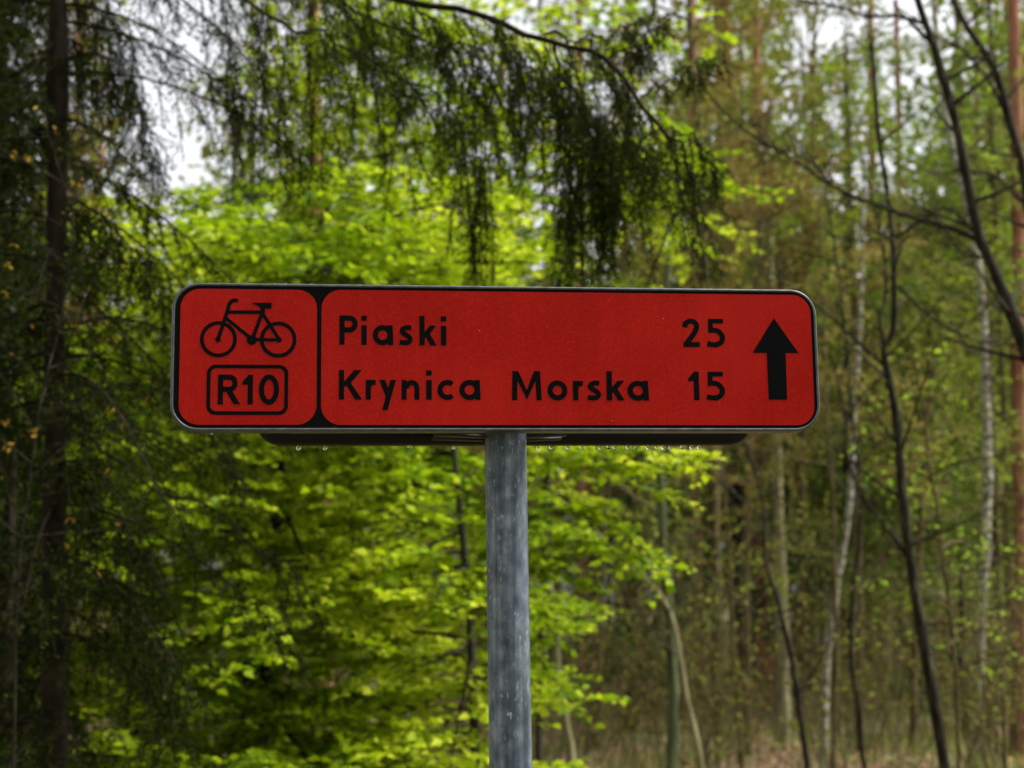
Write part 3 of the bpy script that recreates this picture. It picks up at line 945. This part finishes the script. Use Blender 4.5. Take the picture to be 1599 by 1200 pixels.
# ---- thin bush with yellow young leaves in front of the spruce trunk
p = px_path([(20, 1230), (30, 900), (60, 650), (95, 500), (110, 380), (120, 250)], 4.7)
br, cr = Geo(), Geo()
lim = path_shoots(p, 0.05, 0.55, 0.98, 0.5, lambda u: 0.42 + 0 * u, noise=0.3)
tw = children(*lim, 0.1, 0.10, 0.8, 0.22, 0.2, 0.3)
br.sticks(*lim, 0.003, 0.001, 0.1, 4); br.sticks(*tw, 0.0013, 0.0006, 0.0, 2)
q, d, k, u = along(*tw, 0, 0.13, 0.4)
nr = rng.integers(1, 5, len(q))
q = np.repeat(q, nr, 0); d = np.repeat(d, nr, 0)
ld = unit(d + rng.normal(size=d.shape) * 0.9)
sz = rng.uniform(0.012, 0.03, len(q))
cr.leaves(q + rng.normal(size=q.shape) * 0.006, ld, rng.normal(size=q.shape), sz, sz * 0.55)
finish_tree('yellow_leaved_shrub', 'sparse shrub with tiny yellow leaves in front of the spruce trunk', p, rad(p, 5, 2, 4.7), B_DARK, br, B_DARK, cr, M_YELLOW, None, 'shrub', 6)


# ---- bare and budding trees
def twiggy(name, label, path, radii, bark, group, limb_sp=0.3, start=0.35, limb_len=1.6, elev=0.6, levels=3, bud=None, bud_sp=0.10, bud_size=0.03, extra=None, droop=-0.1,
           twig_mat=None, az=None, s2=0.16, s3=0.12, l2=0.55, l3=0.3, sides=10, end=0.98):
    br, cr = Geo(), Geo()
    lim = path_shoots(path, limb_sp, start, end, elev, lambda u: limb_len * (1.1 - 0.7 * u), noise=0.25, az=az)
    r0 = float(np.min(radii))
    br.sticks(*lim, np.maximum(0.005, min(r0, 0.02)), 0.004, droop, 5)
    all_ = lim
    if extra:
        stems = np.vstack([np.linspace(path[i], path[i + 1], 6) for i in range(len(path) - 1)])
        for pts, ra, Yx in extra:
            c = [at(x, y, Yx + 0.06 * i) for i, (x, y) in enumerate(pts)]
            c[0] = stems[np.argmin(np.linalg.norm(stems - c[0], axis=1))]
            w = smooth_path(c, 24)
            stems = np.vstack([stems, w])
            br.tube(w, np.linspace(ra[0], ra[1], 24) * 0.5 * Yx / F_PX, 6)
            all_ = cat(all_, path_to_shoots(w))
    sec = children(*all_, droop, s2, 0.75, l2, 0.2, 0.2, 0.6, -0.08, 0.2)
    br.sticks(*sec, 0.0045, 0.0018, -0.05, 3)
    sh = sec
    if levels > 2:
        ter = children(*sec, -0.05, s3, 0.75, l3, 0.15, 0.2, 0.5, -0.05, 0.2)
        br.sticks(*ter, 0.0022, 0.001, 0.0, 2)
        sh = cat(sec, ter)
    if bud is not None:
        q, d, k, u = along(*sh, 0, bud_sp, 0.25)
        q = np.repeat(q, 2, 0); d = np.repeat(d, 2, 0)
        ld = unit(d + rng.normal(size=d.shape) * 0.8)
        sz = bud_size * (0.6 + 0.8 * rng.random(len(q)))
        clump = 0.5 + 0.25 * np.sin(q[:, 0] * 2.3 + q[:, 2] * 1.7) + 0.22 * rng.normal(size=len(q))
        cr.leaves(q, ld, rng.normal(size=q.shape) + UP * 0.5, sz, sz * 0.6, tint=np.clip(clump, 0, 1))
    return finish_tree(name, label, path, radii, bark, br, twig_mat or bark, cr, bud, group, sides=sides)


THIN = 'thin dark bare trees right of the sign'
Y = 8.0
p = px_path([(1745, 1230), (1705, 900), (1650, 660), (1598, 535), (1562, 450), (1530, 370), (1508, 265), (1488, 180), (1462, 85), (1436, 5), (1410, -90)], Y, 40)
twiggy('bare_tree', 'dark bare tree leaning in from the right edge with one long branch reaching left', p, rad(p, 26, 10, Y), B_DARK, THIN, 0.25, 0.45, 0.7, 0.5, 3, M_OLIVE, 0.35, 0.022,
       extra=[([(1534, 378), (1480, 355), (1440, 345), (1390, 328), (1340, 310), (1290, 285), (1240, 250), (1180, 215), (1130, 175), (1085, 120), (1060, 100)], (9, 3), Y),
              ([(1290, 285), (1272, 258), (1235, 238), (1180, 222)], (4, 2), Y),
              ([(1440, 38), (1400, 25), (1360, 26), (1310, 12), (1250, 0), (1220, -12)], (7, 3), Y),
              ([(1545, 405), (1500, 395), (1465, 345), (1440, 335)], (4, 2), Y),
              ([(1534, 378), (1480, 325), (1425, 355), (1380, 375), (1300, 372)], (4, 1.5), Y)], s2=0.4, l2=0.35)
Y = 9.0
p = px_path([(1478, 1215), (1458, 1100), (1438, 980), (1420, 860), (1408, 760), (1400, 660), (1384, 570), (1382, 540), (1394, 515), (1396, 430), (1390, 330), (1372, 200), (1360, 60)], Y, 40)
twiggy('bare_tree', 'dark slender tree forking beside the sign, running down to the bottom edge', p, rad(p, 19, 6, Y), B_DARK, THIN, 0.25, 0.35, 0.8, 0.6, 3, M_OLIVE, 0.3, 0.022,
       extra=[([(1384, 575), (1340, 535), (1290, 490), (1240, 455), (1200, 420)], (6, 2), Y), ([(1382, 545), (1374, 500), (1384, 450), (1374, 360), (1345, 250)], (6, 2), Y),
              ([(1428, 880), (1395, 835), (1350, 780), (1325, 720), (1318, 650), (1300, 560)], (7, 3), Y), ([(1395, 440), (1460, 500), (1520, 530), (1590, 540)], (5, 2), Y)], s2=0.4, l2=0.4)
Y = 10.0
p = px_path([(1690, 1230), (1660, 900), (1630, 500), (1602, 290), (1578, 200), (1556, 115), (1515, 50), (1488, 0), (1470, -70)], Y, 36)
twiggy('bare_tree', 'dark thin tree crossing the upper right corner above the reddish pine', p, rad(p, 20, 8, Y), B_DARK, THIN, 0.25, 0.5, 0.9, 0.5, 3, M_OLIVE, 0.3, 0.025,
       extra=[([(1578, 200), (1545, 130), (1500, 75), (1470, 60)], (6, 3), Y), ([(1610, 330), (1560, 280), (1520, 270), (1490, 265)], (5, 2), Y)], s2=0.35, l2=0.4)
Y = 10.5
p = px_path([(1264, 1215), (1248, 1110), (1232, 1010), (1212, 930), (1196, 880), (1190, 780), (1150, 660)], Y)
twiggy('bare_tree', 'short dark stem rising from the bottom edge between pole and slender dark tree', p, rad(p, 11, 4, Y), B_DARK, THIN, 0.25, 0.35, 0.7, 0.6, 3, None, s2=0.3)
Y = 11.5
p = px_path([(1352, 1215), (1340, 1110), (1330, 1020), (1335, 900), (1345, 780), (1330, 640), (1315, 480), (1290, 300)], Y)
twiggy('bare_tree', 'dark sapling just left of the slender dark tree at the bottom edge', p, rad(p, 9, 3, Y), B_DARK, THIN, 0.3, 0.3, 0.8, 0.6, 2, M_OLIVE, 0.2, 0.03, s2=0.25)

# sapling with fresh leaves right of the sign
Y = 9.6
p = px_path([(1500, 1230), (1488, 1000), (1470, 850), (1455, 740), (1440, 640), (1430, 560)], Y)
lim = path_shoots(p, 0.07, 0.38, 0.97, 0.45, lambda u: 0.85 - 0.35 * u, noise=0.3)
leafy('leafy_sapling', 'sapling with loose fresh green leaves right of the sign', p, rad(p, 7, 3, Y), [lim], None, leaf=0.045, leaf_mat_=M_FRESH, sec_sp=0.16, sec_len=0.32, tw_sp=0.16, tw_len=0.12,
      lf_sp=0.06, bark=B_TWIG, flat=0.4, tilt=0.8)

BIRCH = 'white birches right of the sign'
for label, pts, w, Y, seed in (
    ('tall white birch with a kinked stem between sign and right edge', [(1518, 1220), (1526, 1050), (1536, 900), (1543, 760), (1541, 680), (1537, 550), (1530, 430), (1512, 330), (1495, 260), (1480, 190), (1462, 60), (1450, -80)], (16, 9), 16, 1),
    ('pale birch leaning right, below the lower right corner of the sign', [(1284, 1220), (1292, 1040), (1304, 930), (1318, 850), (1330, 740), (1338, 600), (1345, 430), (1350, 250)], (14, 5), 15, 2),
    ('thin pale birch stem low behind the beeches left of the pole', [(573, 1220), (578, 1140), (583, 1060), (588, 950), (592, 800), (600, 600)], (11, 6), 15, 3)):
    p = px_path(pts, Y)
    twiggy('birch_tree', label, p, rad(p, *w, Y), B_BIRCH, BIRCH, 0.35, 0.45, 1.3, 0.6, 3, M_OLIVE, 0.09, 0.04, twig_mat=B_TWIG)

MOSSY = 'mossy and pale stems right of the pole'
for label, pts, w, Y, bark in (
    ('green mossy stem right of the pole below the beech sprays', [(1048, 1220), (1052, 1100), (1047, 990), (1040, 890), (1032, 780), (1025, 640), (1040, 450), (1060, 300)], (20, 8), 13, B_MOSS),
    ('mossy pale stem curving out beside the green mossy one', [(1098, 1220), (1082, 1130), (1064, 1040), (1048, 960), (1022, 920), (980, 880), (930, 830)], (11, 4), 12.6, B_PALE),
    ('pale curved stem close to the right side of the pole', [(896, 1220), (884, 1130), (872, 1050), (868, 970), (854, 890), (850, 800), (880, 600)], (15, 7), 12, B_PALE),
    ('straight pale trunk under the right part of the sign', [(1224, 1220), (1222, 1020), (1218, 860), (1210, 700), (1205, 560), (1200, 350)], (25, 12), 19, B_PALE)):
    p = px_path(pts, Y)
    twiggy('deciduous_tree', label, p, rad(p, *w, Y), bark, MOSSY, 0.3, 0.4, 1.5, 0.5, 3, M_OLIVE, 0.09, 0.045, twig_mat=B_TWIG)

# budding trees: a haze of olive and bronze twigs behind the sign's right half
BUD = 'budding trees behind the right half of the sign'
for label, pts, w, Y, bud, ll in (
    ('bronze budding tree rising above the hanging spruce tips', [(1120, 1220), (1118, 900), (1110, 600), (1095, 350), (1085, 150), (1075, -40), (1070, -200)], (20, 9), 20, M_BUD, 2.6),
    ('olive budding tree above the right end of the sign', [(1250, 1220), (1252, 900), (1256, 600), (1262, 350), (1270, 150), (1275, -60)], (14, 6), 22, M_OLIVE, 2.8),
    ('bronze budding tree behind the arrow end of the sign', [(1170, 1220), (1165, 950), (1172, 700), (1180, 480), (1190, 300), (1200, 160)], (14, 5), 17, M_BUD, 2.2),
    ('olive budding tree between sign and tall white birch', [(1425, 1220), (1430, 1000), (1440, 800), (1450, 560), (1455, 400), (1460, 300)], (14, 5), 18, M_OLIVE, 2.2),
    ('olive budding tree behind the pole', [(930, 1220), (935, 1000), (945, 800), (960, 560), (975, 380), (985, 200)], (14, 5), 18, M_OLIVE, 2.2),
    ('low bronze budding tree touching the lower right corner of the sign', [(1300, 1220), (1306, 1000), (1300, 800), (1290, 620), (1285, 470), (1280, 340)], (9, 3), 13.5, M_BUD, 1.5),
    ('low olive budding tree in front of the right edge pine', [(1570, 1220), (1565, 1000), (1556, 800), (1548, 600), (1540, 420)], (9, 3), 14, M_OLIVE, 1.5),
    ('low olive budding tree below the arrow of the sign', [(1160, 1220), (1150, 1050), (1140, 900), (1130, 740), (1125, 600)], (9, 3), 14.5, M_OLIVE, 1.4)):
    p = px_path(pts, Y)
    twiggy('budding_tree', label, p, rad(p, *w, Y), B_TWIG, BUD, 0.15, 0.42 if Y > 16 else 0.45, ll, 0.5, 3, bud, 0.065, 0.075 if Y > 16 else 0.055, s2=0.18, s3=0.13, l2=0.9, l3=0.4)


# ---- two leafy green trees in the upper right
for label, pts, w, Y, st, ll in (
    ('green leafy tree above and right of the sign, left of the sky gap', [(1345, 1220), (1340, 900), (1335, 600), (1330, 380), (1326, 200), (1322, 70)], (12, 4), 17.5, 0.62, 1.35),
    ('green leafy tree in the upper right corner beside the reddish pine', [(1580, 1220), (1575, 900), (1565, 600), (1556, 380), (1550, 220), (1545, 60)], (12, 4), 17, 0.58, 1.35)):
    p = px_path(pts, Y)
    lim = path_shoots(p, 0.07, st, 0.99, 0.3, lambda u: ll * (1.1 - 0.9 * np.maximum(u - 0.7, 0) / 0.3), noise=0.3)
    leafy('leafy_tree', label, p, rad(p, *w, Y), [lim], 'green leafy trees in the upper right', leaf=0.085, leaf_mat_=M_GREENLEAF, sec_sp=0.15, sec_len=0.6, tw_sp=0.13, tw_len=0.25, lf_sp=0.06,
          bark=B_TWIG, wood=False, flat=0.4, tilt=0.9)


# ---- pines and spruces further back
def conifer(name, label, path, radii, bark, group, limb_sp, start, limb_len, elev, mat, droop=0.2, needle=0.10, sp=0.035, hang=0.1, clump=False):
    br, cr = Geo(), Geo()
    lim = path_shoots(path, limb_sp, start, 0.99, elev, lambda u: limb_len * (1.1 - (u - start) / (1 - start)) + 0.25, noise=0.15)
    br.sticks(*lim, 0.012, 0.004, droop, 5)
    sec = children(*lim, droop, 0.10, 0.85, 0.6, 0.2, 0.7, 0.5, hang, 0.2)
    tw = children(*sec, 0.1, 0.08, 0.7, 0.22, 0.2, 0.4, 0.4, hang, 0.25)
    for sh in (tw, sec):
        q, d, k, u = along(*sh, 0.1, sp, 0.3)
        ld = unit(d * 0.8 + unit(rng.normal(size=d.shape)))
        cr.leaves(q, ld, rng.normal(size=q.shape), needle * (0.7 + 0.6 * rng.random(len(q))), needle * 0.28, fold=0.02)
    return finish_tree(name, label, path, radii, bark, br, bark, cr, mat, group)


PINES = 'reddish pine trunks in the wood'
for label, pts, w, Y, dead in (
    ('reddish pine trunk standing along the right edge', [(1600, 1220), (1596, 900), (1592, 600), (1588, 300), (1582, -40), (1578, -300), (1575, -520)], (27, 15), 17, 0),
    ('reddish pine trunk under the arrow of the sign', [(1196, 1220), (1194, 1000), (1190, 800), (1186, 600), (1182, 300), (1180, 0), (1178, -200)], (24, 12), 24, 0),
    ('slim reddish pine between slender dark tree and leaning birch', [(1382, 1220), (1378, 1000), (1372, 800), (1366, 560), (1362, 300), (1360, 60), (1358, -100)], (18, 9), 27, 0),
    ('brown pine trunk right of the mossy stems', [(1092, 1220), (1090, 1000), (1088, 800), (1084, 560), (1082, 300), (1080, -60)], (26, 14), 23, 0),
    ('brown pine trunk close right of the pole', [(912, 1220), (912, 1000), (910, 800), (908, 500), (906, 200), (904, -60)], (19, 10), 25, 0),
    ('thick reddish pine low behind the beech left of the pole', [(508, 1220), (504, 1100), (500, 900), (496, 600), (492, 300), (490, 0)], (42, 22), 15.5, 0),
    ('slim reddish pine just right of the slender dark tree', [(1418, 1220), (1416, 1000), (1412, 800), (1408, 560), (1404, 300), (1400, 0)], (15, 8), 30, 0),
    ('brown pine trunk between beech stem and pole at the bottom', [(655, 1220), (660, 1100), (664, 900), (668, 600), (670, 300)], (30, 16), 18, 0)):
    p = px_path(pts, Y, 24)
    st = 0.70
    conifer('pine_tree', label, p, rad(p, *w, Y), B_PINE, PINES, 0.30, st, 1.4, 0.35, M_PINE, 0.05, 0.11, 0.05, 0.0)

GREEN = 'green conifers behind the right side'
for label, x, top, Y, ll, mat in (
    ('green conifer standing against the sky right of the bronze buds', 1320, 40, 24, 2.3, M_PINE), ('broad green conifer in the upper right, left of the reddish pine', 1545, -20, 22, 2.1, M_PINE),
    ('dark spruce behind the right end of the sign', 1150, 180, 23, 2.0, M_FIR), ('small dark spruce low at the right near the slender dark tree', 1500, 880, 19, 0.9, M_FIR),
    ('dark spruce in the wood just right of the pole', 985, 560, 20, 1.6, M_FIR), ('green conifer behind the tall white birch', 1462, 210, 27, 2.0, M_PINE)):
    b = at(x, 1000, Y)
    b[2] = float(ground_z(b[0], b[1])) - 0.1
    t = at(x, top, Y)
    p = np.linspace(b, t, 20)
    conifer('conifer_tree', label, p, np.linspace(0.10, 0.02, 20), B_SPRUCE, GREEN, 0.12, 0.12, ll, 0.05, mat, 0.15, 0.15, 0.05, 0.12)


# ---- the wood beyond, one mass
def far_wood():
    g = Geo()
    spots = []
    for i in range(250):
        y = 27 + 42 * rng.random() ** 0.9
        spots.append(((rng.random() * 2 - 1) * (0.40 * y + 2), y, 1.0))
    for i in range(60):
        y = 24 + 26 * rng.random()
        spots.append((y * rng.uniform(0.12, 0.40), y, 1.0))
    for i in range(110):                                      # unseen wood beside and behind the viewer, added to darken sign and pole reflections
        a = rng.uniform(-0.42, math.pi + 0.42)
        r = rng.uniform(6.5, 20)
        x, y = r * math.cos(a), -r * math.sin(a) - 1.0
        if abs(x) > 2.6:                                      # path gap left open so light from behind brightens the pole
            spots.append((x, y, 1.6))
    for x, y, cs in spots:
        z = float(ground_z(x, y))
        h = rng.uniform(9, 15) if rng.random() < 0.6 else rng.uniform(14, 21)
        kind = rng.random()
        if y > 0 and 0.235 < x / y < 0.30:
            h = min(h, 0.31 * y)
        if y > 0 and -0.27 < x / y < -0.185:
            h = min(h, 0.26 * y)
        base = np.array([x, y, z - 0.2])
        path = np.linspace(base, base + np.array([rng.normal() * 0.5, rng.normal() * 0.4, h]), 6)
        r = rng.uniform(0.05, 0.13)
        g.tube(path, np.linspace(r, r * 0.4, 6), 6, mat=0 if kind < 0.14 else (1 if kind < 0.85 else 2), cap=False)
        lim = path_shoots(path, 0.20 * cs, 0.22, 0.99, 0.4, lambda u: 2.5 * (1.15 - 0.9 * u), noise=0.3)
        g.sticks(*lim, 0.014, 0.005, 0.0, 2, mat=1)
        sec = children(*lim, 0.0, 0.40 * cs, 0.8, 0.9, 0.2, 0.2)
        q, d, k, u = along(*sec, 0, 0.13 * cs, 0.1)
        sz = (0.20 + 0.17 * rng.random(len(q))) * cs
        leaf = 3 if kind < 0.25 else (4 if kind < 0.6 else (5 if kind < 0.85 else 6))
        g.leaves(q + rng.normal(size=q.shape) * 0.1, rng.normal(size=q.shape), rng.normal(size=q.shape) + UP * 0.6, sz, sz * 0.6, mat=leaf)
    tag(g.build('far_wood', [B_PINE, B_TWIG, B_PALE, M_BUD, M_OLIVE, M_PINE, M_BEECH_FAR]), 'mass of trunks and budding crowns of the wood far behind', kind='stuff')


far_wood()


def undergrowth():
    g = Geo()
    for i in range(190):
        y = rng.uniform(12, 30)
        x = rng.uniform(-0.36, 0.40) * y
        z = float(ground_z(x, y))
        n = rng.integers(4, 9)
        B = np.array([x, y, z]) + rng.normal(size=(n, 3)) * np.array([0.15, 0.15, 0])
        D = unit(np.stack([rng.normal(size=n) * 0.25, rng.normal(size=n) * 0.25, np.ones(n)], -1))
        L = rng.uniform(0.8, 2.6, n)
        g.sticks(B, D, L, 0.008, 0.003, -0.05, 4)
        s = children(B, D, L, -0.05, 0.16, 0.7, 0.5, 0.2, 0.1)
        g.sticks(*s, 0.003, 0.0015, 0.0, 2)
        t = children(*s, 0.0, 0.14, 0.7, 0.22, 0.2, 0.1)
        g.sticks(*t, 0.0016, 0.001, 0.0, 2)
        q, d, k, u = along(*cat(s, t), 0, 0.16, 0.3)
        sz = 0.035 + 0.03 * rng.random(len(q))
        g.leaves(q, rng.normal(size=q.shape), rng.normal(size=q.shape) + UP, sz, sz * 0.6, mat=1 + (i % 3 == 0))
    tag(g.build('undergrowth', [B_TWIG, M_OLIVE, M_BUD]), 'thin twiggy undergrowth between the trunks', kind='stuff')


undergrowth()
